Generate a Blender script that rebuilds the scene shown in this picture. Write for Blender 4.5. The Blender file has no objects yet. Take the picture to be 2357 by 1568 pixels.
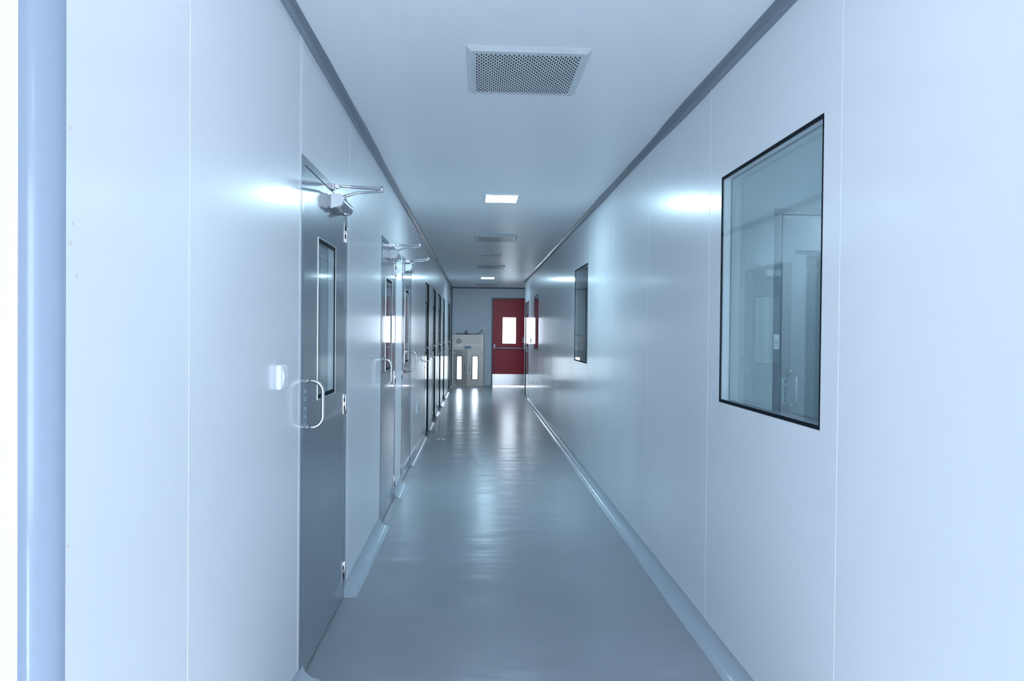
import bpy, bmesh, math, random
from mathutils import Vector, Matrix
random.seed(7)
S = bpy.context.scene
COL = S.collection

# ------------------------------------------------------------------ dimensions (metres)
XL, XR = -0.692, 1.0745          # inner faces of the corridor walls
ZC = 2.578                       # ceiling
T = 0.05                         # sandwich-panel thickness
YE = 17.80                       # end wall
YR = 15.65                       # where the right wall stops
YC = 1.184                       # where the left wall starts
CV = 0.036                       # ceiling cove
FC = 0.070                       # floor cove
WT = 2.093                       # door / window head height

# ------------------------------------------------------------------ materials
def nodes(name):
    m = bpy.data.materials.new(name); m.use_nodes = True
    nt = m.node_tree
    return m, nt, nt.nodes['Principled BSDF']

def paint(name, col, rough=0.3, metal=0.0, spec=0.5, bump=None, mottle=None, coat=0.0, aniso=0.0, coat_rough=0.1):
    """bump = (scale xyz, strength, distance); mottle = (scale xyz, amount)"""
    m, nt, p = nodes(name)
    p.inputs['Base Color'].default_value = (*col, 1)
    p.inputs['Roughness'].default_value = rough
    p.inputs['Metallic'].default_value = metal
    p.inputs['Specular IOR Level'].default_value = spec
    p.inputs['Coat Weight'].default_value = coat
    p.inputs['Coat Roughness'].default_value = coat_rough
    p.inputs['Anisotropic'].default_value = aniso
    geo = nt.nodes.new('ShaderNodeNewGeometry')
    def noise(scale, detail=3.0):
        mp = nt.nodes.new('ShaderNodeMapping'); mp.inputs['Scale'].default_value = scale
        nz = nt.nodes.new('ShaderNodeTexNoise'); nz.inputs['Scale'].default_value = 1.0
        nz.inputs['Detail'].default_value = detail
        nt.links.new(geo.outputs['Position'], mp.inputs['Vector'])
        nt.links.new(mp.outputs['Vector'], nz.inputs['Vector'])
        return nz
    if bump:
        nz = noise(bump[0])
        b = nt.nodes.new('ShaderNodeBump'); b.inputs['Strength'].default_value = bump[1]
        b.inputs['Distance'].default_value = bump[2]
        nt.links.new(nz.outputs['Fac'], b.inputs['Height'])
        nt.links.new(b.outputs['Normal'], p.inputs['Normal'])
        nt.links.new(b.outputs['Normal'], p.inputs['Coat Normal'])
    if mottle:
        nz = noise(mottle[0], 4.0)
        mx = nt.nodes.new('ShaderNodeMix'); mx.data_type = 'RGBA'
        a = mottle[1]
        mx.inputs['A'].default_value = (*[c * (1 - a) for c in col], 1)
        mx.inputs['B'].default_value = (*[min(1, c * (1 + a)) for c in col], 1)
        nt.links.new(nz.outputs['Fac'], mx.inputs['Factor'])
        nt.links.new(mx.outputs['Result'], p.inputs['Base Color'])
    return m

def glass(name, tint=(0.945, 0.975, 0.985)):
    m = bpy.data.materials.new(name); m.use_nodes = True
    nt = m.node_tree; nt.nodes.clear()
    N, L = nt.nodes.new, nt.links.new
    out = N('ShaderNodeOutputMaterial'); mix = N('ShaderNodeMixShader')
    tr = N('ShaderNodeBsdfTransparent'); tr.inputs['Color'].default_value = (*tint, 1)
    gl = N('ShaderNodeBsdfGlossy'); gl.inputs['Roughness'].default_value = 0.0
    geo = N('ShaderNodeNewGeometry')
    d = N('ShaderNodeVectorMath'); d.operation = 'DOT_PRODUCT'
    L(geo.outputs['Incoming'], d.inputs[0]); L(geo.outputs['Normal'], d.inputs[1])
    def mth(op, a, b=None):
        n = N('ShaderNodeMath'); n.operation = op; n.use_clamp = False
        for i, x in enumerate((a, b)):
            if x is None: continue
            if isinstance(x, (int, float)): n.inputs[i].default_value = x
            else: L(x, n.inputs[i])
        return n.outputs[0]
    c = mth('ABSOLUTE', d.outputs['Value'])
    f = mth('ADD', mth('MULTIPLY', mth('POWER', mth('SUBTRACT', 1.0, c), 5.0), 0.95), 0.05)
    L(f, mix.inputs['Fac']); L(tr.outputs[0], mix.inputs[1]); L(gl.outputs[0], mix.inputs[2])
    L(mix.outputs[0], out.inputs['Surface'])
    return m

def emit(name, col, strength):
    m = bpy.data.materials.new(name); m.use_nodes = True
    nt = m.node_tree; nt.nodes.clear()
    out = nt.nodes.new('ShaderNodeOutputMaterial'); e = nt.nodes.new('ShaderNodeEmission')
    e.inputs['Color'].default_value = (*col, 1); e.inputs['Strength'].default_value = strength
    nt.links.new(e.outputs[0], out.inputs['Surface'])
    return m

M = {}
M['wall'] = paint('white_panel_paint', (0.86, 0.875, 0.90), 0.30, spec=0.5,
                  bump=((26, 26, 0.2), 0.2, 0.0014), coat=0.65, coat_rough=0.125)
M['room'] = paint('room_panel_paint', (0.80, 0.86, 0.88), 0.4)
M['ceiling'] = paint('ceiling_panel_paint', (0.88, 0.90, 0.92), 0.36, spec=0.4)
M['seam'] = paint('panel_joint_filler', (0.86, 0.89, 0.92), 0.4)
M['floor'] = paint('epoxy_floor', (0.305, 0.33, 0.365), 0.245, spec=0.36,
                   bump=((1.3, 4.5, 5), 0.8, 0.009), mottle=((1.6, 1.1, 1.6), 0.13))
M['floor_cove'] = paint('cove_skirting', (0.44, 0.50, 0.56), 0.18, bump=((6, 14, 6), 0.4, 0.004),
                        mottle=((9, 5, 9), 0.06))
M['ceil_cove'] = paint('ceiling_cove_strip', (0.22, 0.258, 0.30), 0.2, bump=((5, 8, 5), 0.5, 0.004))
M['corner'] = paint('rounded_corner_profile', (0.31, 0.37, 0.46), 0.16)
M['leaf'] = paint('grey_door_paint', (0.215, 0.25, 0.285), 0.28, metal=0.1, spec=0.5,
                  bump=((30, 30, 0.5), 0.12, 0.0007), coat=0.8, coat_rough=0.06)
M['frame'] = paint('grey_frame_paint', (0.23, 0.27, 0.31), 0.25, metal=0.1)
M['black'] = paint('black_rubber', (0.006, 0.010, 0.016), 0.75, spec=0.15)
M['bead'] = paint('bright_bead', (0.80, 0.84, 0.86), 0.3, metal=0.5)
M['spacer'] = paint('white_reveal', (0.90, 0.93, 0.95), 0.35)
M['glass'] = glass('clear_glass')
M['steel'] = paint('brushed_steel', (0.62, 0.62, 0.63), 0.24, metal=1.0)
M['chrome'] = paint('polished_metal', (0.74, 0.74, 0.76), 0.18, metal=1.0)
M['silver'] = paint('silver_enamel', (0.33, 0.35, 0.39), 0.3, metal=0.45)
M['stainless'] = paint('stainless_sheet', (0.25, 0.243, 0.232), 0.36, metal=1.0,
                       bump=((3, 3, 3), 0.25, 0.006))
M['vent'] = paint('vent_metal', (0.68, 0.72, 0.73), 0.35, metal=0.15, mottle=((14, 14, 14), 0.12))
M['bar'] = paint('pale_bar_enamel', (0.62, 0.66, 0.74), 0.3, metal=0.2)
M['duct_shade'] = paint('painted_duct_shade', (0.006, 0.008, 0.012), 0.9)  # near-black paint for the shade behind the vent holes
M['plastic'] = paint('white_plastic', (0.86, 0.90, 0.93), 0.28)
M['sticker'] = paint('sticker_silver', (0.42, 0.52, 0.58), 0.35)
M['ink'] = paint('sticker_ink', (0.03, 0.045, 0.065), 0.5)
M['red'] = paint('red_door_paint', (0.48, 0.016, 0.036), 0.35, spec=0.4)
M['slate'] = paint('slate_trim', (0.085, 0.115, 0.165), 0.35)
M['wall_end'] = paint('end_wall_paint', (0.80, 0.84, 0.88), 0.42, spec=0.4)
M['blue'] = paint('blue_plate', (0.12, 0.27, 0.50), 0.35)
M['lens'] = paint('unlit_diffuser', (0.70, 0.74, 0.77), 0.25)
M['dial'] = paint('gauge_dial', (0.80, 0.84, 0.88), 0.5)
M['ground'] = paint('pale_concrete', (0.55, 0.55, 0.54), 0.8)
M['rust'] = paint('rust_mark', (0.76, 0.69, 0.64), 0.6)
LAMP = (0.55, 0.83, 1.0)
M['lamp'] = emit('led_diffuser', LAMP, 48.0)
M['lobby_lamp'] = emit('led_diffuser_lobby', (0.79, 0.86, 1.0), 8.0)
M['left_lamp'] = emit('led_diffuser_left', (0.70, 0.90, 1.0), 70.0)
M['room_lamp'] = emit('led_diffuser_room', (0.70, 0.88, 1.0), 42.0)

# ------------------------------------------------------------------ mesh helper
class MB:
    """collects shapes given in local (u, v, z): u along the wall, v out of the wall"""
    def __init__(s): s.bm = bmesh.new()
    def quad(s, pts, smooth=False, mat=0):
        f = s.bm.faces.new([s.bm.verts.new(p) for p in pts]); f.smooth = smooth; f.material_index = mat
        return f
    def box(s, u0, u1, v0, v1, z0, z1, mat=0, bev=0.0):
        vs = [s.bm.verts.new((u, v, z)) for u in (u0, u1) for v in (v0, v1) for z in (z0, z1)]
        fs = []
        for q in ((0,1,3,2),(4,6,7,5),(0,4,5,1),(2,3,7,6),(0,2,6,4),(1,5,7,3)):
            f = s.bm.faces.new([vs[i] for i in q]); f.material_index = mat; fs.append(f)
        if bev:
            es = {e for f in fs for e in f.edges}
            r = bmesh.ops.bevel(s.bm, geom=list(es), offset=bev, segments=2, affect='EDGES', profile=0.5)
            for f in r['faces']: f.material_index = mat; f.smooth = True
        return s
    def ring(s, u0, u1, z0, z1, w, v0, v1, mat=0, wt=None, wb=None):
        """rectangular frame; w = member width (inside the given outline)"""
        wt = w if wt is None else wt; wb = w if wb is None else wb
        s.box(u0, u0 + w, v0, v1, z0, z1, mat); s.box(u1 - w, u1, v0, v1, z0, z1, mat)
        if wt: s.box(u0 + w, u1 - w, v0, v1, z1 - wt, z1, mat)
        if wb: s.box(u0 + w, u1 - w, v0, v1, z0, z0 + wb, mat)
        return s
    def tube(s, path, r, n=12, caps=True, mat=0):
        path = [Vector(p) for p in path]; rs = r if isinstance(r, (list, tuple)) else [r] * len(path)
        rings = []; up = None
        for i, p in enumerate(path):
            a = path[max(i - 1, 0)]; b = path[min(i + 1, len(path) - 1)]
            t = (b - a).normalized()
            if up is None:
                up = Vector((0, 0, 1)) if abs(t.z) < 0.9 else Vector((1, 0, 0))
            x = t.cross(up); x.normalize(); y = x.cross(t); y.normalize(); up = y
            rings.append([s.bm.verts.new(p + rs[i] * (math.cos(k * 2 * math.pi / n) * x + math.sin(k * 2 * math.pi / n) * y)) for k in range(n)])
        for A, B in zip(rings, rings[1:]):
            for k in range(n):
                f = s.bm.faces.new((A[k], A[(k + 1) % n], B[(k + 1) % n], B[k])); f.smooth = True; f.material_index = mat
        if caps:
            for R in (rings[0], rings[-1]):
                f = s.bm.faces.new(R); f.material_index = mat
        return s
    def lathe(s, c, axis, prof, n=24, mat=0):
        """prof = [(distance along axis, radius)]"""
        ax = Vector(axis).normalized()
        x = ax.orthogonal().normalized(); y = ax.cross(x); c = Vector(c); rings = []
        for d, r in prof:
            rings.append([s.bm.verts.new(c + ax * d + max(r, 1e-4) * (math.cos(k * 2 * math.pi / n) * x + math.sin(k * 2 * math.pi / n) * y)) for k in range(n)])
        for A, B in zip(rings, rings[1:]):
            for k in range(n):
                f = s.bm.faces.new((A[k], A[(k + 1) % n], B[(k + 1) % n], B[k])); f.smooth = True; f.material_index = mat
        s.bm.faces.new(rings[0]).material_index = mat; s.bm.faces.new(rings[-1]).material_index = mat
        return s
    def prism(s, prof, path_pts, smooth=False, mat=0):
        """sweep a closed 2-D profile [(a, b)] : path_pts(a, b, k) -> point, k = 0..n"""
        rings = [[s.bm.verts.new(q) for q in R] for R in path_pts]
        n = len(rings[0])
        for A, B in zip(rings, rings[1:]):
            for k in range(n):
                f = s.bm.faces.new((A[k], A[(k + 1) % n], B[(k + 1) % n], B[k])); f.smooth = smooth; f.material_index = mat
        s.bm.faces.new(rings[0]).material_index = mat; s.bm.faces.new(rings[-1]).material_index = mat
        return s
    def build(s, name, mat, parent=None, mp=None, auto=None):
        if mp:
            for v in s.bm.verts: v.co = mp(v.co)
        bmesh.ops.recalc_face_normals(s.bm, faces=s.bm.faces)
        me = bpy.data.meshes.new(name); s.bm.to_mesh(me); s.bm.free()
        for m in (mat if isinstance(mat, (list, tuple)) else [mat]):
            me.materials.append(M[m])
        if auto: me.set_sharp_from_angle(angle=auto)
        o = bpy.data.objects.new(name, me); COL.objects.link(o)
        if parent: o.parent = parent
        return o

# local (u, v, z) -> offsets from the thing's own base point
ML = lambda c: Vector((c[1], c[0], c[2]))        # left wall : u = +y, v = +x
MR = lambda c: Vector((-c[1], c[0], c[2]))       # right wall: u = +y, v = -x
ME = lambda c: Vector((c[0], -c[1], c[2]))       # faces the camera: u = +x, v = -y
MC = lambda c: Vector((c[0], c[1], -c[2]))       # hangs under the ceiling: z = downwards

def tag(o, label=None, cat=None, group=None, kind=None):
    if label: o['label'] = label
    if cat: o['category'] = cat
    if group: o['group'] = group
    if kind: o['kind'] = kind
    return o
def thing(name, loc, label, cat, group=None, kind=None):
    o = bpy.data.objects.new(name, None); COL.objects.link(o); o.location = loc
    o.empty_display_size = 0.05
    return tag(o, label, cat, group, kind)
def part(o, label):
    o['label'] = label; return o
def struct(o, label, cat):
    return tag(o, label, cat, None, 'structure')

def text_mesh(body, size, name, mat, parent, mp, u, v, z, flip=1, depth=0.0006, stack=None):
    """lettering as a mesh: text x runs along +u (flip=-1: along -u), text y along z"""
    cu = bpy.data.curves.new('txt', 'FONT'); cu.body = body; cu.size = size
    cu.align_x = 'CENTER'; cu.align_y = 'TOP'; cu.extrude = depth
    if stack: cu.space_line = stack
    to = bpy.data.objects.new('txt', cu); COL.objects.link(to)
    dg = bpy.context.evaluated_depsgraph_get(); dg.update()
    me = bpy.data.meshes.new_from_object(to.evaluated_get(dg))
    bm = bmesh.new(); bm.from_mesh(me)
    bpy.data.objects.remove(to); bpy.data.curves.remove(cu); bpy.data.meshes.remove(me)
    b = MB(); b.bm.free(); b.bm = bm
    for vt in bm.verts: vt.co = Vector((u + flip * vt.co.x, v + vt.co.z, z + vt.co.y))
    return b.build(name, mat, parent, mp)

# ------------------------------------------------------------------ openings
# doors on the left: name, y0, y1, hinge side, recessed
LD = [(2.712, 3.640, 'far', 0), (4.915, 5.800, 'far', 0), (6.262, 7.160, 'near', 0),
      (9.03, 9.725, 'far', 1), (10.50, 11.27, 'far', 1), (11.90, 12.84, 'far', 1),
      (13.55, 14.36, 'far', 1), (15.83, 17.08, 'far', 1)]
RD = (14.30, 15.46)                                   # door on the right wall
WN = [(2.087, 2.980), (6.655, 7.545), (12.08, 12.97)] # windows on the right wall
WZ0, WZ1 = 1.103, 2.096
RED = (0.357, 1.292, 2.312)                           # red door frame: x0, x1, top
BOX = (-0.66, 0.157, 1.345)

# ------------------------------------------------------------------ the setting
def wall_boxes(mb, u0, u1, v0, v1, openings, zt=ZC, mat=0):
    """openings = [(a, b, z0, z1)] sorted along u"""
    u = u0
    for a, b, z0, z1 in openings:
        if a > u: mb.box(u, a, v0, v1, 0, zt, mat)
        if z0 > 0: mb.box(a, b, v0, v1, 0, z0, mat)
        if z1 < zt: mb.box(a, b, v0, v1, z1, zt, mat)
        u = b
    if u1 > u: mb.box(u, u1, v0, v1, 0, zt, mat)
    return mb

def seam(mb, u, z0=0.07, z1=ZC - CV, w=0.0035):
    mb.box(u - w / 2, u + w / 2, -0.001, 0.0006, z0, z1, 1)

mb = MB()
wall_boxes(mb, YC, YE + 0.02, -T, 0, [(a, b, 0, WT) for a, b, h, r in LD])
seam(mb, 1.676, w=0.001); seam(mb, 2.690, w=0.008); seam(mb, 2.712, WT, w=0.002)
seam(mb, 3.700, w=0.003); seam(mb, 4.908, w=0.003); seam(mb, 8.10, w=0.004); seam(mb, 14.9, w=0.004)
w = mb.build('wall_left', ['wall', 'seam'], None, ML); w.location = (XL, 0, 0)
struct(w, 'long glossy white panel wall on the left, pierced by grey doors', 'wall')

mb = MB()
op = [(a, b, WZ0, WZ1) for a, b in WN] + [(RD[0], RD[1], 0, WT)]
wall_boxes(mb, -3.0, YR, -T, 0, op)
for y in (0.85, 1.984, 3.136, 4.284, 5.405, 6.56, 7.66, 8.76, 9.86, 10.96, 12.03, 13.02, 14.0):
    seam(mb, y, w=0.004)
w = mb.build('wall_right', ['wall', 'seam'], None, MR); w.location = (XR, 0, 0)
struct(w, 'long glossy white panel wall on the right with flush windows', 'wall')

mb = MB()
wall_boxes(mb, -4.0, 3.2, -0.10, 0, [(BOX[0] + 0.03, BOX[1] - 0.03, 0, BOX[2] - 0.03), (RED[0], RED[1], 0, RED[2])])
w = mb.build('wall_end', ['wall_end'], None, ME); w.location = (0, YE, 0)
struct(w, 'short white wall closing the far end of the corridor', 'wall')

w = wall_boxes(MB(), -2.8, XL - 0.047, -T, 0, []).build('wall_front', 'wall', None, ME); w.location = (0, YC - 0.047, 0)
struct(w, 'sliver of white wall left of the rounded corner post', 'wall')
w = MB().box(-2.85, -2.8, -3.05, YC, 0, ZC).build('wall_lobby', 'wall'); struct(w, 'white side wall of the lobby behind the viewpoint', 'wall')
w = wall_boxes(MB(), -2.85, XR + T, -T, 0, [(-0.70, 1.0, 0.08, 2.46)]).build('wall_back', 'wall', None, lambda c: Vector((c[0], c[1], c[2]))); w.location = (0, -3.0, 0)
lw = thing('window_4', (-0.70, -3.0, 0.08), 'unseen tall window added behind the viewpoint to light the corridor', 'window', None, 'structure')  # added lobby window, lets in light for the ceiling and near walls
MB().ring(0, 1.70, 0, 2.38, 0.04, -0.05, 0.01).build('window_frame', 'frame', lw)
MB().box(0.03, 1.67, -0.03, -0.025, 0.03, 2.35).build('glass_pane', 'glass', lw)
pl = bpy.data.lights.new('window_portal', 'AREA'); pl.shape = 'RECTANGLE'; pl.size = 1.70; pl.size_y = 2.38; pl.cycles.is_portal = True
po = bpy.data.objects.new('window_portal', pl); COL.objects.link(po); po.location = (0.15, -3.04, 1.27); po.rotation_euler = (math.radians(90), 0, 0)
struct(w, 'white back wall of the lobby behind the viewpoint', 'wall')
w = MB().box(3.2, 3.25, -0.2, YE + 0.1, 0, ZC).build('wall_far_right', 'room'); struct(w, 'outer wall of the rooms behind the right wall', 'wall')
w = MB().box(-4.05, -4.0, YC, YE + 0.1, 0, ZC).build('wall_far_left', 'room'); struct(w, 'outer wall of the rooms behind the left wall', 'wall')
w = MB().box(-4.0, XL - 0.1, YC + 0.02, YC + 0.07, 0, ZC).build('wall_room_left', 'room'); struct(w, 'near wall of the room behind the grey doors', 'wall')
w = MB().box(XR + T, 3.2, 15.57, 15.62, 0, ZC).build('wall_room_right', 'wall'); struct(w, 'wall turning right out of sight before the red door', 'wall')
w = MB().box(XR + T, 3.2, 0.2, 0.25, 0, ZC).build('wall_airlock_near', 'room'); struct(w, 'near wall of the airlock behind the big window', 'wall')
AY = 3.655; AX0, AX1 = 1.612, 2.512
w = wall_boxes(MB(), XR + T, 3.2, -T, 0, [(AX0, AX1, 0, WT)]).build('wall_airlock', 'room', None, ME); w.location = (0, AY, 0)
struct(w, 'pale wall seen through the big window, holding a grey door', 'wall')

f = MB().box(-4.1, 3.3, -3.05, YE + 0.1, -0.05, 0).build('floor', 'floor'); struct(f, 'glossy blue grey epoxy floor of the corridor', 'floor')
c = MB().box(-4.1, 3.3, -3.05, YE + 0.1, ZC, ZC + 0.05).build('ceiling', 'ceiling'); struct(c, 'flat white panel ceiling of the corridor', 'ceiling')
g = MB().box(-30, 30, YE + 0.6, 60, -0.06, -0.012).build('ground', 'ground'); struct(g, 'sunlit pale ground outside the far end', 'ground')

# ---- coves
def wob(y, s):
    return 0.0035 * math.sin(y * 2.1 + s) + 0.002 * math.sin(y * 5.3 + 2.1 * s)
def cove_top(name, y0, y1, side, label):
    """concave strip between wall and ceiling, slightly uneven like the sealed original"""
    mb = MB(); rings = []; n = int((y1 - y0) / 0.2)
    for i in range(n + 1):
        y = y0 + (y1 - y0) * i / n
        r = CV + wob(y, side) + (0.004 if y < 4 else 0)
        prof = [(0, 0), (0, r)]
        for k in range(1, 8):
            a = k / 8 * math.pi / 2
            prof.append((r - r * math.cos(a) * 1.0, r - r * math.sin(a)))
        prof.append((r, 0))
        # profile: p = distance from wall, q = distance below ceiling
        rings.append([(y, p, ZC - q) for p, q in prof])
    mb.prism(None, rings, True)
    o = mb.build(name, 'ceil_cove', None, ML if side < 0 else MR, auto=math.radians(40))
    o.location = (XL if side < 0 else XR, 0, 0)
    return struct(o, label, 'trim')
cove_top('trim_1', YC, YE, -1, 'dark grey cove strip between left wall and ceiling')
cove_top('trim_2', -3.0, YR, 1, 'dark grey cove strip between right wall and ceiling')
mb = MB(); mb.prism(None, [[(x, 0, ZC), (x, 0, ZC - 0.034), (x, 0.008, ZC - 0.028), (x, 0.028, ZC - 0.008), (x, 0.034, ZC)] for x in (XL, 3.2)])
o = mb.build('trim_3', 'ceil_cove', None, ME); o.location = (0, YE, 0); struct(o, 'dark strip along the top of the far end wall', 'trim')
mb = MB(); mb.prism(None, [[(0, 0, z), (0.030, 0, z), (0.026, 0.008, z), (0.008, 0.026, z), (0, 0.030, z)] for z in (0, ZC)])
o = mb.build('trim_4', 'ceil_cove', None, ME); o.location = (XL, YE, 0); struct(o, 'dark upright strip in the left corner of the far end', 'trim')

def cove_floor(name, y0, y1, side, label):
    mb = MB(); n = max(2, int((y1 - y0) / 0.12)); rings = []
    for i in range(n + 1):
        y = y0 + (y1 - y0) * i / n
        r = FC + 0.6 * wob(y * 1.7, side * 1.3)
        prof = [(0, 0), (0, r)]
        for k in range(1, 10):
            a = k / 10 * math.pi / 2
            prof.append((r - r * math.cos(a), r - r * math.sin(a)))
        prof.append((r, 0.0005)); prof.append((r, 0))
        rings.append([(y, p, q) for p, q in prof])
    mb.prism(None, rings, True)
    o = mb.build(name, 'floor_cove', None, ML if side < 0 else MR, auto=math.radians(35))
    o.location = (XL if side < 0 else XR, 0, 0)
    return struct(o, label, 'baseboard')
segs = [(YC, 2.765)] + [(LD[i][1] - 0.03 if i < 3 else LD[i][1] - 0.0, LD[i + 1][0] + 0.03) for i in range(7)] + [(LD[7][1], YE)]
segl = ['pale floor cove at the left wall before the first grey door', 'pale floor cove between the first and second grey doors',
        'pale floor cove between the second and third grey doors', 'pale floor cove under the low wall socket',
        'pale floor cove after the fourth grey door', 'pale floor cove after the fifth grey door', 'pale floor cove after the sixth grey door',
        'pale floor cove after the seventh grey door', 'pale floor cove by the steel cabinet corner']
for (a, b), l in zip(segs, segl): cove_floor('baseboard_left', a, b, -1, l)
cove_floor('baseboard_right', -3.0, RD[0] + 0.03, 1, 'long pale floor cove running along the right wall')
mb = MB(); mb.prism(None, [[(x, 0, 0), (x, 0, FC), (x, 0.012, 0.035), (x, 0.035, 0.012), (x, FC, 0)] for x in (BOX[1] + 0.02, RED[0])])
o = mb.build('baseboard_end', 'floor_cove', None, ME); o.location = (0, YE, 0); struct(o, 'short floor cove between steel cabinet and red door', 'baseboard')

# ---- rounded corner posts
def corner(name, cx, cy, sx, sy, r, label):
    mb = MB(); ring = lambda z: [(cx, cy, z)] + [(cx + sx * r * math.cos(a * math.pi / 24), cy + sy * r * math.sin(a * math.pi / 24), z) for a in range(13)]
    mb.prism(None, [ring(0), ring(ZC)], True)
    o = mb.build(name, 'corner', auto=math.radians(40)); return struct(o, label, 'trim')
corner('trim_5', XL - 0.0465, YC, 1, -1, 0.047, 'blue grey rounded corner post at the left edge of view')
corner('trim_6', XR + T, YR - 0.001, -1, 1, T, 'slim rounded corner post where the right wall ends')
# small rust specks beside the corner post
mb = MB()
for y, z, h in ((1.196, 1.74, 0.012), (1.205, 1.58, 0.01), (1.197, 1.545, 0.018), (1.215, 1.49, 0.014), (1.192, 1.03, 0.006)):
    mb.lathe((y, 0, z), (0, 1, 0), [(0, 0.003 + h * 0.1), (0.0003, 0.003 + h * 0.1)], 10)
st = mb.build('trim_7', 'rust', None, ML); st.location = (XL, 0, 0); struct(st, 'faint rusty specks on the wall beside the corner post', 'stain')

# ------------------------------------------------------------------ doors
def handle_path(u, z0, z1, v0, reach, rc=0.045, n=7):
    """D-shaped pull handle"""
    P = [(u, v0, z1)]
    for k in range(n + 1):
        a = k / n * math.pi / 2
        P.append((u, v0 + reach - rc + rc * math.sin(a), z1 - rc + rc * math.cos(a)))
    for k in range(n + 1):
        a = k / n * math.pi / 2
        P.append((u, v0 + reach - rc + rc * math.cos(a), z0 + rc - rc * math.sin(a)))
    P.append((u, v0, z0))
    return P

def closer(root, mp, W, far):
    """surface door closer with folding arm, near the hinge edge; far = hinges at u = W"""
    U = (lambda u: u) if far else (lambda u: W - u)
    def rng(a, b): return (min(U(a), U(b)), max(U(a), U(b)))
    b0, b1 = W - 0.435, W - 0.205
    mb = MB()
    # faceted body: back plate, housing with chamfered lower front
    prof = [(0.0, 1.975), (0.0, 2.032), (0.046, 2.032), (0.058, 2.027), (0.066, 2.017), (0.069, 2.004), (0.067, 1.991), (0.060, 1.980), (0.048, 1.973)]
    mb.prism(None, [[(U(b0), v, z) for v, z in prof], [(U(b1), v, z) for v, z in prof]])
    a, b = rng(b0 - 0.012, b1 + 0.012)
    mb.box(a, b, 0, 0.010, 1.978, 2.030)
    for q in mb.bm.faces: q.smooth = True
    body = mb.build('closer', 'silver', root, mp, auto=math.radians(38))
    # end cover plate facing the camera, slightly larger and paler
    mb = MB(); e = b0 if far else b1
    d = -1 if far else 1
    capp = [(0.008, 1.968), (0.008, 2.036), (0.052, 2.036), (0.072, 2.018), (0.056, 1.985)]
    mb.prism(None, [[(U(e), v, z) for v, z in capp], [(U(e) - 0.006, v, z) for v, z in capp]])
    part(mb.build('end_cap', 'plastic', body, mp), 'pale end cap of the closer')
    # lower cylinder bulge
    mb = MB(); mb.lathe((U(b1 - 0.05), 0.04, 1.974), (0, 0, -1), [(-0.004, 0.020), (0.004, 0.020), (0.010, 0.012), (0.0105, 0.0)], 16)
    mb.build('valve_cap', 'chrome', body, mp)
    # shoe on the frame head
    s = W - 0.385
    mb = MB(); a, b = rng(s - 0.022, s + 0.022); mb.box(a, b, 0, 0.016, 2.064, 2.092, bev=0.002)
    mb.box(U(s) - 0.008, U(s) + 0.008, 0.016, 0.036, 2.070, 2.090, bev=0.002)
    mb.build('arm_shoe', 'chrome', body, mp)
    el = (U(W - 0.27), 0.218, 2.097)
    mb = MB()
    A = Vector((U(s), 0.026, 2.083)); B = Vector(el)
    mb.tube([A, A.lerp(B, 0.28), A.lerp(B, 0.31), A.lerp(B, 0.36), A.lerp(B, 0.96), B], [0.006, 0.006, 0.0085, 0.0075, 0.0085, 0.0085], 10)
    mb.lathe((el[0], el[1], el[2] - 0.017), (0, 0, 1), [(0, 0.010), (0.030, 0.010)], 12)
    mb.build('upper_arm', 'chrome', body, mp)
    sp = Vector((U(W - 0.315), 0.046, 2.046))
    mb = MB(); E2 = Vector((el[0], el[1], 2.083))
    mb.tube([sp, sp + Vector((0, 0.008, 0.004)), sp.lerp(E2, 0.28) + Vector((0, 0, 0.010)), sp.lerp(E2, 0.36) + Vector((0, 0, 0.011)), E2], [0.010, 0.008, 0.006, 0.006, 0.006], 8)
    mb.lathe((sp.x, sp.y, 2.030), (0, 0, 1), [(0, 0.012), (0.022, 0.012)], 12)
    mb.build('lower_arm', 'chrome', body, mp)

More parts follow.
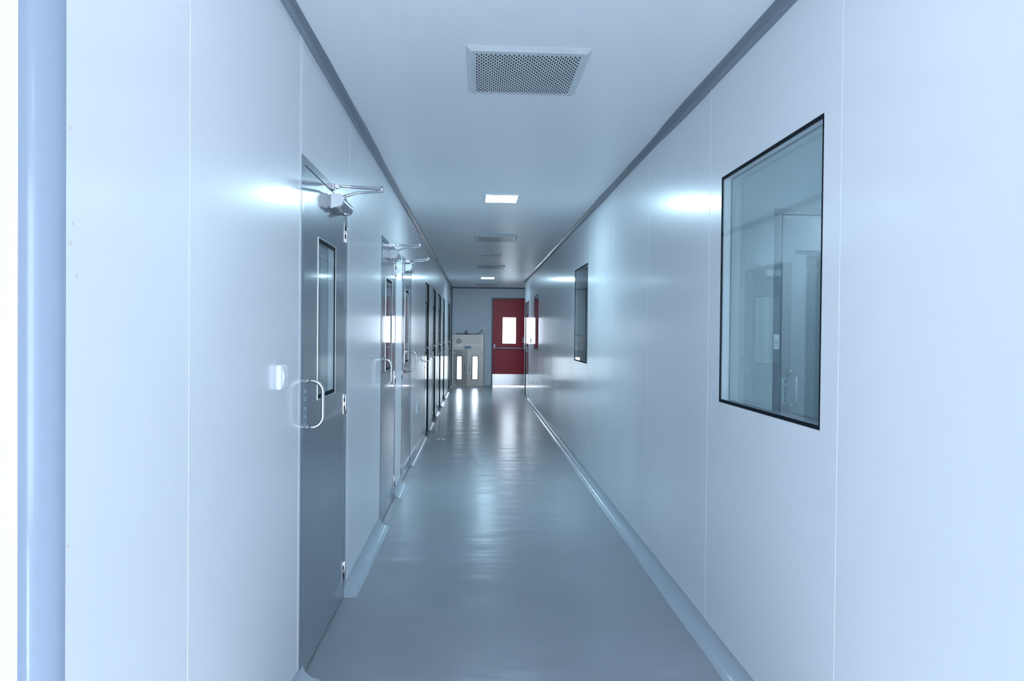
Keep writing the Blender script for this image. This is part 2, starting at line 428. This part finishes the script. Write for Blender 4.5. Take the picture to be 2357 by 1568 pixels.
def door(name, loc, mp, W, far, recessed, label, tflip=1, closer_on=True, pull=True, glass_on=True, lock=False, strike=False):
    root = thing(name, loc, label, 'door', None, 'structure')
    U = (lambda u: u) if far else (lambda u: W - u)
    def rng(a, b): return (min(U(a), U(b)), max(U(a), U(b)))
    jw, tw = 0.042, 0.032
    fv = 0.0015
    v = -0.012 if recessed else 0.0                        # face of the leaf
    MB().ring(0, W, 0, WT, jw, -T, fv, 0, tw, 0).build('door_frame', 'frame', root, mp)
    # black seal inside the frame
    mb = MB()
    if recessed:
        mb.box(jw, jw + 0.0025, v - 0.02, fv - 0.001, 0, WT - tw); mb.box(W - jw - 0.0025, W - jw, v - 0.02, fv - 0.001, 0, WT - tw)
        mb.box(jw, W - jw, v - 0.02, fv - 0.001, WT - tw - 0.0025, WT - tw)
    else:
        mb.ring(jw, W - jw, 0, WT - tw, 0.004, -0.03, -0.006, 0, 0.004, 0)
    mb.box(jw + 0.003, W - jw - 0.003, v - 0.03, v - 0.004, 0, 0.012)
    mb.build('rubber_seal', 'black', root, mp)
    # leaf with its vision opening
    g = 0.004
    a, b, z0, z1 = jw + g, W - jw - g, 0.010, WT - tw - g
    c = W / 2; hw = 0.18 if W > 0.75 else 0.13
    g0, g1, gz0, gz1 = c + (0.0), c, 1.103, 1.804
    g0, g1 = c - hw, c + hw
    mb = MB()
    if glass_on:
        wall = [(a, g0, z0, z1), (g1, b, z0, z1), (g0, g1, z0, gz0), (g0, g1, gz1, z1)]
        for p, q, r, s in wall: mb.box(p, q, v - 0.044, v, r, s)
    else: mb.box(a, b, v - 0.044, v, z0, z1)
    mb.build('door_leaf', 'leaf', root, mp)
    if glass_on:
        vp = MB().ring(g0 - 0.003, g1 + 0.003, gz0 - 0.003, gz1 + 0.003, 0.0035, v - 0.001, v + (0.002 if not recessed else 0.0008)).build('vision_panel', 'bead' if not recessed else 'black', root, mp)
        MB().ring(g0, g1, gz0, gz1, 0.011, v - 0.0035, v - 0.0005, 0, 0.018, 0.018).build('gasket', 'black', vp, mp)
        MB().ring(g0, g1, gz0, gz1, 0.006, v - 0.043, v - 0.0078, 0, 0.006, 0.006).build('reveal', 'spacer', vp, mp)
        MB().ring(g0 + 0.006, g1 - 0.006, gz0 + 0.006, gz1 - 0.006, 0.004, v - 0.038, v - 0.034).build('inner_gasket', 'frame', vp, mp)
        MB().box(g0 + 0.004, g1 - 0.004, v - 0.0075, v - 0.0040, gz0 + 0.004, gz1 - 0.004).build('glass_pane', 'glass', vp, mp)
        MB().box(g0 + 0.004, g1 - 0.004, v - 0.042, v - 0.0385, gz0 + 0.004, gz1 - 0.004).build('glass_pane', 'glass', vp, mp)
    # pull handle on the opening edge
    hu = U(jw + 0.062)
    mb = MB().tube(handle_path(hu, 1.008, 1.197, v, 0.064), 0.0078, 14)
    for z in (1.008, 1.197): mb.lathe((hu, v, z), (0, 1, 0), [(0, 0.0125), (0.004, 0.0125), (0.005, 0.009)], 14)
    mb.build('pull_handle', 'steel', root, mp)
    if not recessed:
        hu2 = U(W - jw + 0.004)
        for z in (1.912, 1.022, 0.145):
            h = MB()
            a1, b1 = rng(W - jw - 0.030, W - jw + 0.002)
            h.box(a1, b1, v, v + 0.002, z - 0.052, z + 0.052)
            h.lathe((hu2, v + 0.005, z - 0.052), (0, 0, 1), [(0, 0.0055), (0.001, 0.0065), (0.103, 0.0065), (0.104, 0.0055)], 14)
            hg = h.build('hinge', 'steel', root, mp)
            d = MB()
            for k in (1, 3):
                zz = z - 0.052 + k * 0.0212
                a2, b2 = rng(W - jw - 0.018, W - jw - 0.0035)
                d.box(a2, b2, v + 0.0018, v + 0.0030, zz - 0.001, zz + 0.020)
            d.build('gap_shade', 'black', hg, mp)  # raised black blocks stand in for the shade in the hinge gaps
    if closer_on: closer(root, mp, W, far)
    if lock:
        mb = MB().lathe((hu, v, 0.93), (0, 1, 0), [(0, 0.013), (0.012, 0.013), (0.014, 0.010)], 16)
        mb.build('lock_cylinder', 'chrome', root, mp)
    if strike:
        mb = MB().box(0.003, 0.034, fv, fv + 0.002, 1.325, 1.405)
        s = mb.build('strike_plate', 'bead', root, mp)
        MB().lathe((0.018, fv + 0.002, 1.366), (0, 1, 0), [(0, 0.008), (0.004, 0.008), (0.005, 0.005)], 14).build('lock_bolt', 'chrome', s, mp)
    if pull:
        pu = U(jw + (0.026 if not strike else 0.032)); pz = 1.163 if not strike else 1.170
        s = MB().box(pu - 0.024, pu + 0.024, v, v + 0.0008, pz - 0.148, pz).build('pull_sign', 'sticker', root, mp)
        s['label'] = 'small upright sticker reading PULL'
        MB().ring(pu - 0.019, pu + 0.019, pz - 0.143, pz - 0.005, 0.0012, v + 0.0007, v + 0.0012).build('border_line', 'ink', s, mp)
        text_mesh('P\nU\nL\nL', 0.034, 'lettering', 'ink', s, mp, pu, v + 0.0012, pz - 0.0095, tflip, stack=0.95)
    return root

dl = ['first and largest grey door on the left with steel pull handle and PULL sticker',
      'second grey door on the left, hinged on its far edge, closer arm above',
      'third grey door on the left, hinged on its near edge, just beyond a narrow wall strip',
      'recessed grey door without closer, right after the low wall socket',
      'recessed grey door, second beyond the low wall socket',
      'recessed grey door, third beyond the low wall socket',
      'recessed grey door, fourth beyond the low wall socket',
      'recessed grey door nearest the steel cabinet, last on the left wall']
for i, (a, b, h, r) in enumerate(LD):
    door('door_%d' % (i + 1), (XL, a, 0), ML, b - a, h == 'far', r, dl[i], 1, closer_on=not r, pull=i in (0, 1, 2, 4, 5), lock=i in (3, 5, 6, 7))
door('door_9', (XR, RD[0], 0), MR, RD[1] - RD[0], True, 1, 'grey door at the far end of the right wall, beside the red door', -1, closer_on=False, pull=False, lock=True)
door('door_10', (AX0, AY, 0), ME, AX1 - AX0, True, 0, 'grey door with PULL sticker seen through the big window', 1, closer_on=False, pull=True, glass_on=False, strike=True)

# red emergency door at the far end
rw = RED[1] - RED[0]
red = thing('door_11', (RED[0], YE, 0), 'dark red emergency door with push bar and steel kick plate', 'door', None, 'structure')
mb = MB().ring(0, rw, 0, RED[2], 0.032, -0.10, 0.004, 0, 0.030, 0); mb.ring(0.032, rw - 0.032, 0, RED[2] - 0.030, 0.012, -0.10, -0.061, 0, 0.012, 0)
mb.build('door_frame', 'slate', red, ME)
a, b, z0, z1 = 0.035, rw - 0.035, 0.020, RED[2] - 0.033
g0, g1, gz0, gz1 = 0.292, 0.640, 1.119, 1.803
mb = MB()
for p, q, r, s in ((a, g0, z0, z1), (g1, b, z0, z1), (g0, g1, z0, gz0), (g0, g1, gz1, z1)): mb.box(p, q, -0.060, -0.012, r, s)
mb.build('door_leaf', 'red', red, ME)
vp = MB().ring(g0 - 0.006, g1 + 0.006, gz0 - 0.006, gz1 + 0.006, 0.010, -0.013, -0.008).build('vision_panel', 'red', red, ME)
MB().box(g0, g1, -0.040, -0.034, gz0, gz1).build('glass_pane', 'glass', vp, ME)
part(MB().box(a + 0.003, b - 0.003, -0.012, -0.0105, 0.020, 0.321).build('kick_plate', 'steel', red, ME), 'shiny steel kick plate')
bar = MB().tube([(0.085, 0.040, 1.000), (rw - 0.085, 0.040, 0.998)], 0.014, 14).build('push_bar', 'bar', red, ME)
for u in (0.083, rw - 0.083):
    mb = MB().box(u - 0.024, u + 0.024, -0.012, 0.035, 1.012, 1.105, bev=0.006); mb.box(u - 0.018, u + 0.018, 0.0, 0.052, 0.985, 1.03, bev=0.005)
    mb.build('bar_bracket', 'silver', bar, ME)
MB().tube([(0.10, -0.008, 0.99), (0.10, -0.008, 0.70), (0.085, -0.008, 0.30), (0.06, -0.008, 0.05)], 0.0028, 6).build('latch_rod', 'frame', red, ME)
s = MB().box(rw - 0.116, rw - 0.070, -0.012, -0.011, 1.148, 1.284).build('door_sign', 'plastic', red, ME)
MB().box(rw - 0.107, rw - 0.079, -0.0112, -0.0105, 1.165, 1.268).build('sign_field', 'frame', s, ME)

# ------------------------------------------------------------------ windows
wl = ['large flush window on the right showing a grey door behind it', 'narrow looking second window on the right mirroring the steel cabinet',
      'third and farthest window on the right mirroring the red door']
for i, (a, b) in enumerate(WN):
    W = b - a; H = WZ1 - WZ0
    r = thing('window_%d' % (i + 1), (XR, a, WZ0), wl[i], 'window', None, 'structure')
    MB().ring(0, W, 0, H, 0.0075, -0.0065, 0.0012, 0, 0.012, 0.013).build('window_gasket', 'black', r, MR)
    fr = MB().ring(0, W, 0, H, 0.006, -T, -0.0065, 0, 0.006, 0.006).build('window_frame', 'spacer', r, MR)
    MB().ring(0.006, W - 0.006, 0.006, H - 0.006, 0.005, -0.044, -0.040).build('inner_gasket', 'frame', fr, MR)
    MB().box(0.008, W - 0.008, -0.0055, -0.0005, 0.010, H - 0.010).build('glass_pane', 'glass', r, MR)
    MB().box(0.006, W - 0.006, -0.0490, -0.0445, 0.006, H - 0.006).build('glass_pane', 'glass', r, MR)

# ------------------------------------------------------------------ ceiling vents and lights
def make_vent(loc, label):
    r = thing('ceiling_vent', loc, label, 'vent', 'air vents along the ceiling')
    hx, hy = 0.262, 0.270
    mb = MB(); e = 0.020; d = 0.016
    o = [(-hx, -hy), (hx, -hy), (hx, hy), (-hx, hy)]
    i1 = [(-hx + e, -hy + e), (hx - e, -hy + e), (hx - e, hy - e), (-hx + e, hy - e)]
    e2 = 0.040
    i2 = [(-hx + e2, -hy + e2), (hx - e2, -hy + e2), (hx - e2, hy - e2), (-hx + e2, hy - e2)]
    for k in range(4):
        n = (k + 1) % 4
        mb.quad([(*o[k], 0.001), (*o[n], 0.001), (*i1[n], d), (*i1[k], d)])
        mb.quad([(*i1[k], d), (*i1[n], d), (*i2[n], d), (*i2[k], d)])
        mb.quad([(*o[k], 0.0), (*o[n], 0.0), (*o[n], 0.001), (*o[k], 0.001)])
    fr = mb.build('vent_frame', 'vent', r, MC)
    for x, y in i1:
        MB().lathe((x * 0.955, y * 0.955, d), (0, 0, 1), [(0, 0.006), (0.002, 0.005), (0.003, 0.0)], 10).build('screw', 'chrome', fr, MC)
    # plate with real staggered holes
    nx, ny = 45, 14
    X0, X1, Y0, Y1 = i2[0][0], i2[2][0], i2[0][1], i2[2][1]
    px, py = (X1 - X0) / nx, (Y1 - Y0) / (ny + 0.5)
    hr = 0.0033
    bm = bmesh.new(); zp = d
    V = lambda x, y: bm.verts.new((x, y, zp))
    for c in range(nx):
        xa = X0 + c * px; xb = xa + px; off = 0 if c % 2 == 0 else py / 2
        if off: bm.faces.new([V(xa, Y0), V(xb, Y0), V(xb, Y0 + off), V(xa, Y0 + off)])
        else: bm.faces.new([V(xa, Y1 - py / 2), V(xb, Y1 - py / 2), V(xb, Y1), V(xa, Y1)])
        for k in range(ny):
            ya = Y0 + off + k * py; yb = ya + py; cx, cy = (xa + xb) / 2, (ya + yb) / 2
            out = [(xb, cy), (xb, yb), (cx, yb), (xa, yb), (xa, cy), (xa, ya), (cx, ya), (xb, ya)]
            ov = [V(*q) for q in out]; iv = []
            for q in range(8):
                t = q * math.pi / 4; iv.append(V(cx + hr * math.cos(t), cy + 0.0098 * math.sin(t)))
            for q in range(8): bm.faces.new((ov[q], ov[(q + 1) % 8], iv[(q + 1) % 8], iv[q]))
    bmesh.ops.remove_doubles(bm, verts=bm.verts, dist=1e-5)
    mb = MB(); mb.bm.free(); mb.bm = bm
    mb.build('perforated_plate', 'vent', r, MC)
    MB().box(-hx + 0.022, hx - 0.022, -hy + 0.022, hy - 0.022, 0.0005, 0.004).build('shade_sheet', 'duct_shade', r, MC)  # black sheet under the ceiling stands in for the shade inside a duct
    return r
def copy_tree(o, parent=None):
    c = o.copy(); COL.objects.link(c)
    if parent: c.parent = parent
    for ch in list(o.children): copy_tree(ch, c)
    return c
vl = ['large perforated air vent on the ceiling nearest the viewpoint', 'perforated ceiling vent just beyond the first lit lamp',
      'perforated ceiling vent just beyond the unlit lamp', 'perforated ceiling vent nearest the red door']
v0 = make_vent((0.203, 3.085, ZC), vl[0])
for y, l in zip((8.53, 12.21, 16.74), vl[1:]):
    c = copy_tree(v0); c.location = (0.213, y, ZC); c['label'] = l

def make_lamp(loc, mat, label):
    r = thing('ceiling_light', loc, label, 'light', 'square ceiling lights')
    W, H = 0.155, 0.178; w, h = 0.135, 0.156
    mb = MB(); o = [(-W, -H), (W, -H), (W, H), (-W, H)]; i = [(-w, -h), (w, -h), (w, h), (-w, h)]
    for k in range(4):
        n = (k + 1) % 4
        mb.quad([(*o[k], 0), (*o[n], 0), (*o[n], 0.004), (*o[k], 0.004)])
        mb.quad([(*o[k], 0.004), (*o[n], 0.004), (*i[n], 0.010), (*i[k], 0.010)])
        mb.quad([(*i[k], 0.010), (*i[n], 0.010), (*i[n], 0.004), (*i[k], 0.004)])
    mb.build('lamp_frame', 'plastic' if mat != 'lens' else 'seam', r, MC)
    d = MB(); d.quad([(-w, -h, 0.007), (w, -h, 0.007), (w, h, 0.007), (-w, h, 0.007)]); d = d.build('diffuser', mat, r, MC)
    if d.data.polygons[0].normal.z > 0: d.data.flip_normals()
    return r
make_lamp((0.197, 5.975, ZC), 'lamp', 'brightly lit square lamp on the ceiling between the two nearest vents')
make_lamp((0.203, 10.36, ZC), 'lens', 'unlit square lamp on the ceiling between two vents')
make_lamp((0.205, 14.67, ZC), 'lamp', 'lit square lamp on the ceiling near the far end')
make_lamp((0.197, 1.45, ZC), 'lobby_lamp', 'lit square lamp overhead, above the top edge of view')
make_lamp((0.197, -1.6, ZC), 'lobby_lamp', 'lit square lamp in the lobby behind the viewpoint')
make_lamp((-1.7, -0.9, ZC), 'lens', 'unlit square lamp in the left part of the lobby')
for x, y, l in ((-3.5, 2.0, 'room lamp behind the first grey door'), (-3.5, 6.2, 'room lamp behind the second grey door'),
                (-3.5, 9.8, 'room lamp behind the recessed grey doors'), (-3.5, 13.4, 'room lamp behind the farther recessed grey doors'),
                (2.95, 1.1, 'room lamp in the airlock behind the big window'), (2.3, 8.0, 'room lamp behind the second window on the right')):
    make_lamp((x, y, ZC), 'left_lamp' if x < 0 else 'room_lamp', l)

# ------------------------------------------------------------------ small wall fittings
sw = thing('wall_switch', (XL, 2.372, 1.195), 'white rocker switch on the wall just before the first grey door', 'switch', 'white wall plates')
MB().box(0, 0.088, 0, 0.022, 0, 0.088, bev=0.008).build('switch_plate', 'plastic', sw, ML)
mb = MB(); mb.prism(None, [[(u, 0.0215, 0.012), (u, 0.0215, 0.076), (u, 0.0225, 0.074), (u, 0.0275, 0.045), (u, 0.0235, 0.013)] for u in (0.018, 0.070)])
mb.build('rocker', 'plastic', sw, ML)
so = thing('wall_socket', (XL, 7.86, 0.462), 'small pale socket low on the left wall before the recessed doors', 'socket', 'white wall plates')
MB().box(0, 0.11, 0, 0.014, 0, 0.115, bev=0.005).build('socket_plate', 'plastic', so, ML)
for u, z in ((0.055, 0.075), (0.042, 0.042), (0.068, 0.042)): MB().lathe((u, 0.0135, z), (0, 1, 0), [(0, 0.005), (0.001, 0.005)], 10).build('socket_hole', 'black', so, ML)
rs = thing('wall_switch', (XR, 13.72, 1.205), 'switch on the right wall beside the far grey door', 'switch', 'white wall plates')
MB().box(0, 0.088, 0, 0.010, 0, 0.088, bev=0.004).build('switch_plate', 'plastic', rs, MR)
MB().box(0.02, 0.068, 0.0095, 0.012, 0.014, 0.074, bev=0.001).build('rocker', 'plastic', rs, MR)
es = thing('wall_socket', (0.100, YE, 1.463), 'small white socket on the end wall above the steel cabinet', 'socket', 'white wall plates')
MB().box(0, 0.085, 0, 0.012, 0, 0.082, bev=0.004).build('socket_plate', 'plastic', es, ME)
MB().box(0.020, 0.050, 0.011, 0.036, 0.018, 0.056, bev=0.006).build('plug', 'plastic', es, ME)
st = thing('floor_plate', (-0.47, 8.92, 0), 'tiny bright split plate on the floor before the recessed doors', 'floor plate')
mb = MB()
for s_ in (-1, 1):
    mb.prism(None, [[(s_ * 0.006, -0.075, z), (s_ * 0.006, 0.075, z), (s_ * 0.045, 0.03, z), (s_ * 0.062, 0.0, z), (s_ * 0.045, -0.03, z)] for z in (0, 0.006)])
mb.build('plate', 'plastic', st)
MB().box(-0.006, 0.006, -0.075, 0.075, 0, 0.003).build('slit', 'black', st)

# ------------------------------------------------------------------ stainless pass-through cabinet in the end wall
bx = thing('pass_through_cabinet', (BOX[0], YE, 0), 'stainless steel hatch cabinet with two glazed doors beside the red door', 'cabinet')
BW, BH = BOX[1] - BOX[0], BOX[2]
MB().ring(0, BW, 0.0, BH, 0.030, -0.02, 0.030, 0, 0.030, 0.035).build('flange', 'stainless', bx, ME)
MB().ring(-0.012, BW + 0.016, 0.0, BH + 0.012, 0.012, 0.0, 0.012, 0, 0.012, 0).build('edge_seal', 'slate', bx, ME)
mb = MB()                                              # carcass: sides, top, bottom, rear frame with openings
D0, D1 = -0.46, 0.020
i0, i1 = 0.031, BW - 0.031
mb.box(i0, i0 + 0.02, D0, D1, 0.03, BH - 0.03); mb.box(i1 - 0.02, i1, D0, D1, 0.03, BH - 0.03)
mb.box(i0 + 0.02, i1 - 0.02, D0, D1, BH - 0.05, BH - 0.03); mb.box(i0 + 0.02, i1 - 0.02, D0, D1, 0.03, 0.05)
mb.box(i0 + 0.02, i1 - 0.02, D0, D1 - 0.004, 0.955, 0.975)
mb.build('carcass', 'stainless', bx, ME)
wl_ = [(-0.550 - BOX[0] + 0.008, -0.385 - BOX[0] - 0.006), (-0.147 - BOX[0] + 0.008, 0.026 - BOX[0] - 0.006)]
wz = (0.165, 0.792)
mid = 0.395
rear = MB(); edges = [i0 + 0.02, wl_[0][0] - 0.05, wl_[0][1] + 0.05, wl_[1][0] - 0.05, wl_[1][1] + 0.05, i1 - 0.02]
rear.box(edges[0], edges[1], D0, D0 + 0.02, 0.05, 0.955); rear.box(edges[2], edges[3], D0, D0 + 0.02, 0.05, 0.955); rear.box(edges[4], edges[5], D0, D0 + 0.02, 0.05, 0.955)
for k in (1, 3):
    rear.box(edges[k], edges[k + 1], D0, D0 + 0.02, 0.05, 0.10); rear.box(edges[k], edges[k + 1], D0, D0 + 0.02, 0.85, 0.955)
rear.build('rear_doors', 'stainless', bx, ME)
# control panel
cp = MB().box(i0 + 0.004, i1 - 0.004, 0.020, 0.028, 1.068, 1.298).build('control_panel', 'stainless', bx, ME)
gc = (-0.486 - BOX[0], 0.028, 1.172)
ga = MB().lathe(gc, (0, 1, 0), [(0, 0.058), (0.018, 0.058), (0.022, 0.052), (0.018, 0.048), (0.014, 0.047)], 28).build('gauge', 'black', cp, ME)
MB().lathe((gc[0], gc[1] + 0.013, gc[2]), (0, 1, 0), [(0, 0.047), (0.006, 0.046), (0.0075, 0.03), (0.008, 0.0)], 28).build('dial', 'dial', ga, ME)
MB().box(gc[0] + 0.055, gc[0] + 0.080, 0.028, 0.032, gc[2] + 0.045, gc[2] + 0.052).build('valve', 'steel', ga, ME)
mb = MB()
for k in range(3): mb.box(0.600 + k * 0.033 - 0.014, 0.612 + k * 0.033 - 0.014, 0.0275, 0.0287, 1.105, 1.236)
mb.build('louvre', 'frame', cp, ME)
MB().box(i0 + 0.004, i1 - 0.004, 0.018, 0.024, 0.957, 1.0675).build('cross_band', 'stainless', bx, ME)
np_ = MB().box(0.310, 0.492, 0.024, 0.028, 0.978, 1.046, bev=0.001).build('name_plate', 'blue', bx, ME)
part(np_, 'small blue name plate with pale print')
mb = MB(); mb.box(0.365, 0.432, 0.0278, 0.0284, 1.006, 1.022); mb.box(0.452, 0.482, 0.0278, 0.0284, 1.020, 1.034); mb.box(0.452, 0.482, 0.0278, 0.0284, 0.994, 1.008); mb.box(0.318, 0.340, 0.0278, 0.0284, 1.000, 1.026)
mb.build('print', 'plastic', np_, ME)
for k, (a, b) in enumerate(((i0 + 0.004, mid - 0.002), (mid + 0.002, i1 - 0.004))):
    w0, w1 = wl_[k]; z0, z1 = 0.022, 0.955
    he = a if k == 0 else b                           # hinge edge; left leaf turned outward so its reflection darkens
    MH = lambda c, he=he: ME((c[0] - he, c[1] - 0.002, c[2]))
    mb = MB()
    for p, q, r, s in ((a, w0, z0, z1), (w1, b, z0, z1), (w0, w1, z0, wz[0]), (w0, w1, wz[1], z1)): mb.box(p, q, 0.002, 0.024, r, s)
    dr = mb.build('cabinet_door', 'stainless', bx, MH)
    dr.location = ME((he, 0.002, 0)); dr.rotation_euler.z = math.radians(-4.5) if k == 0 else 0.0
    MB().ring(w0 - 0.004, w1 + 0.004, wz[0] - 0.004, wz[1] + 0.004, 0.021, 0.016, 0.027).build('window_gasket', 'black', dr, MH)
    MB().box(w0, w1, 0.010, 0.015, wz[0], wz[1]).build('glass_pane', 'glass', dr, MH)
    hx = mid + (-0.062 if k == 0 else 0.060)
    MB().tube([(hx, 0.024, 0.400), (hx + (0.01 if k else -0.003), 0.050, 0.415), (hx, 0.056, 0.478), (hx + (0.012 if k else 0), 0.050, 0.540), (hx + (0.008 if k else 0), 0.024, 0.556)], 0.008, 10).build('door_pull', 'frame', dr, MH)
    for z in (0.872, 0.107):
        hu = a + 0.018 if k == 0 else b - 0.018
        MB().box(hu - 0.024, hu + 0.024, 0.022, 0.038, z - 0.012, z + 0.012, bev=0.003).build('hinge', 'bead' if k == 0 else 'frame', dr, MH)
MB().box(mid + 0.02, mid + 0.05, 0.024, 0.034, 0.440, 0.455).build('latch', 'frame', bx, ME)
mb = MB().lathe((-0.300 - BOX[0], 0.0, BH), (0, 0, 1), [(0, 0.044), (0.060, 0.044), (0.090, 0.034), (0.108, 0.030), (0.112, 0.0)], 20)
part(mb.build('signal_beacon', 'silver', bx, ME), 'round metal beacon on top of the cabinet')
cord = MB().tube([(-0.56, YE - 0.022, 1.352), (-0.50, YE - 0.022, 1.372), (-0.40, YE - 0.03, 1.366), (-0.30, YE - 0.06, 1.356), (-0.10, YE - 0.03, 1.353), (-0.02, YE - 0.02, 1.360), (0.05, YE - 0.02, 1.392), (0.10, YE - 0.024, 1.440), (0.130, YE - 0.028, 1.492)], 0.0065, 8).build('power_cord', 'black')
tag(cord, 'black power cord lying on the steel cabinet and rising to the socket', 'cord')

# ------------------------------------------------------------------ daylight outside
wd = bpy.data.worlds.new('daylight'); S.world = wd; wd.use_nodes = True
bg = wd.node_tree.nodes['Background']
bg.inputs['Color'].default_value = (0.80, 0.875, 1.0, 1); bg.inputs['Strength'].default_value = 4.4

sun = bpy.data.lights.new('sun', 'SUN'); sun.energy = 13.0; sun.color = (0.84, 0.92, 1.0); sun.angle = 0.02  # low sun added to bounce off the lobby floor onto the ceiling
so_ = bpy.data.objects.new('sun', sun); COL.objects.link(so_)
so_.rotation_euler = Vector((0.0, math.cos(math.radians(26)), -math.sin(math.radians(26)))).to_track_quat('-Z', 'Y').to_euler()

# ------------------------------------------------------------------ camera
yaw, pitch, roll = 0.05035, -0.01119, 0.00951
fw = Vector((math.sin(yaw) * math.cos(pitch), math.cos(yaw) * math.cos(pitch), math.sin(pitch)))
r0 = Vector((math.cos(yaw), -math.sin(yaw), 0)); u0 = r0.cross(fw)
r = math.cos(roll) * r0 + math.sin(roll) * u0; u = -math.sin(roll) * r0 + math.cos(roll) * u0
cd = bpy.data.cameras.new('camera'); cd.sensor_width = 36.0; cd.lens = 24.0; cd.clip_start = 0.02
co = bpy.data.objects.new('camera', cd); COL.objects.link(co)
co.matrix_world = Matrix(((r.x, u.x, -fw.x, 0), (r.y, u.y, -fw.y, 0), (r.z, u.z, -fw.z, 1.40), (0, 0, 0, 1)))
S.camera = co

vs = S.view_settings
S.display_settings.display_device = 'sRGB'
vs.view_transform = 'Standard'; vs.look = 'None'; vs.gamma = 1.0; vs.use_curve_mapping = False
vs.exposure = 1.2
cy = S.cycles
cy.use_denoising = True
cy.max_bounces = 14; cy.diffuse_bounces = 8; cy.glossy_bounces = 6; cy.transparent_max_bounces = 24; cy.transmission_bounces = 6
cy.sample_clamp_indirect = 12.0
cy.caustics_reflective = True
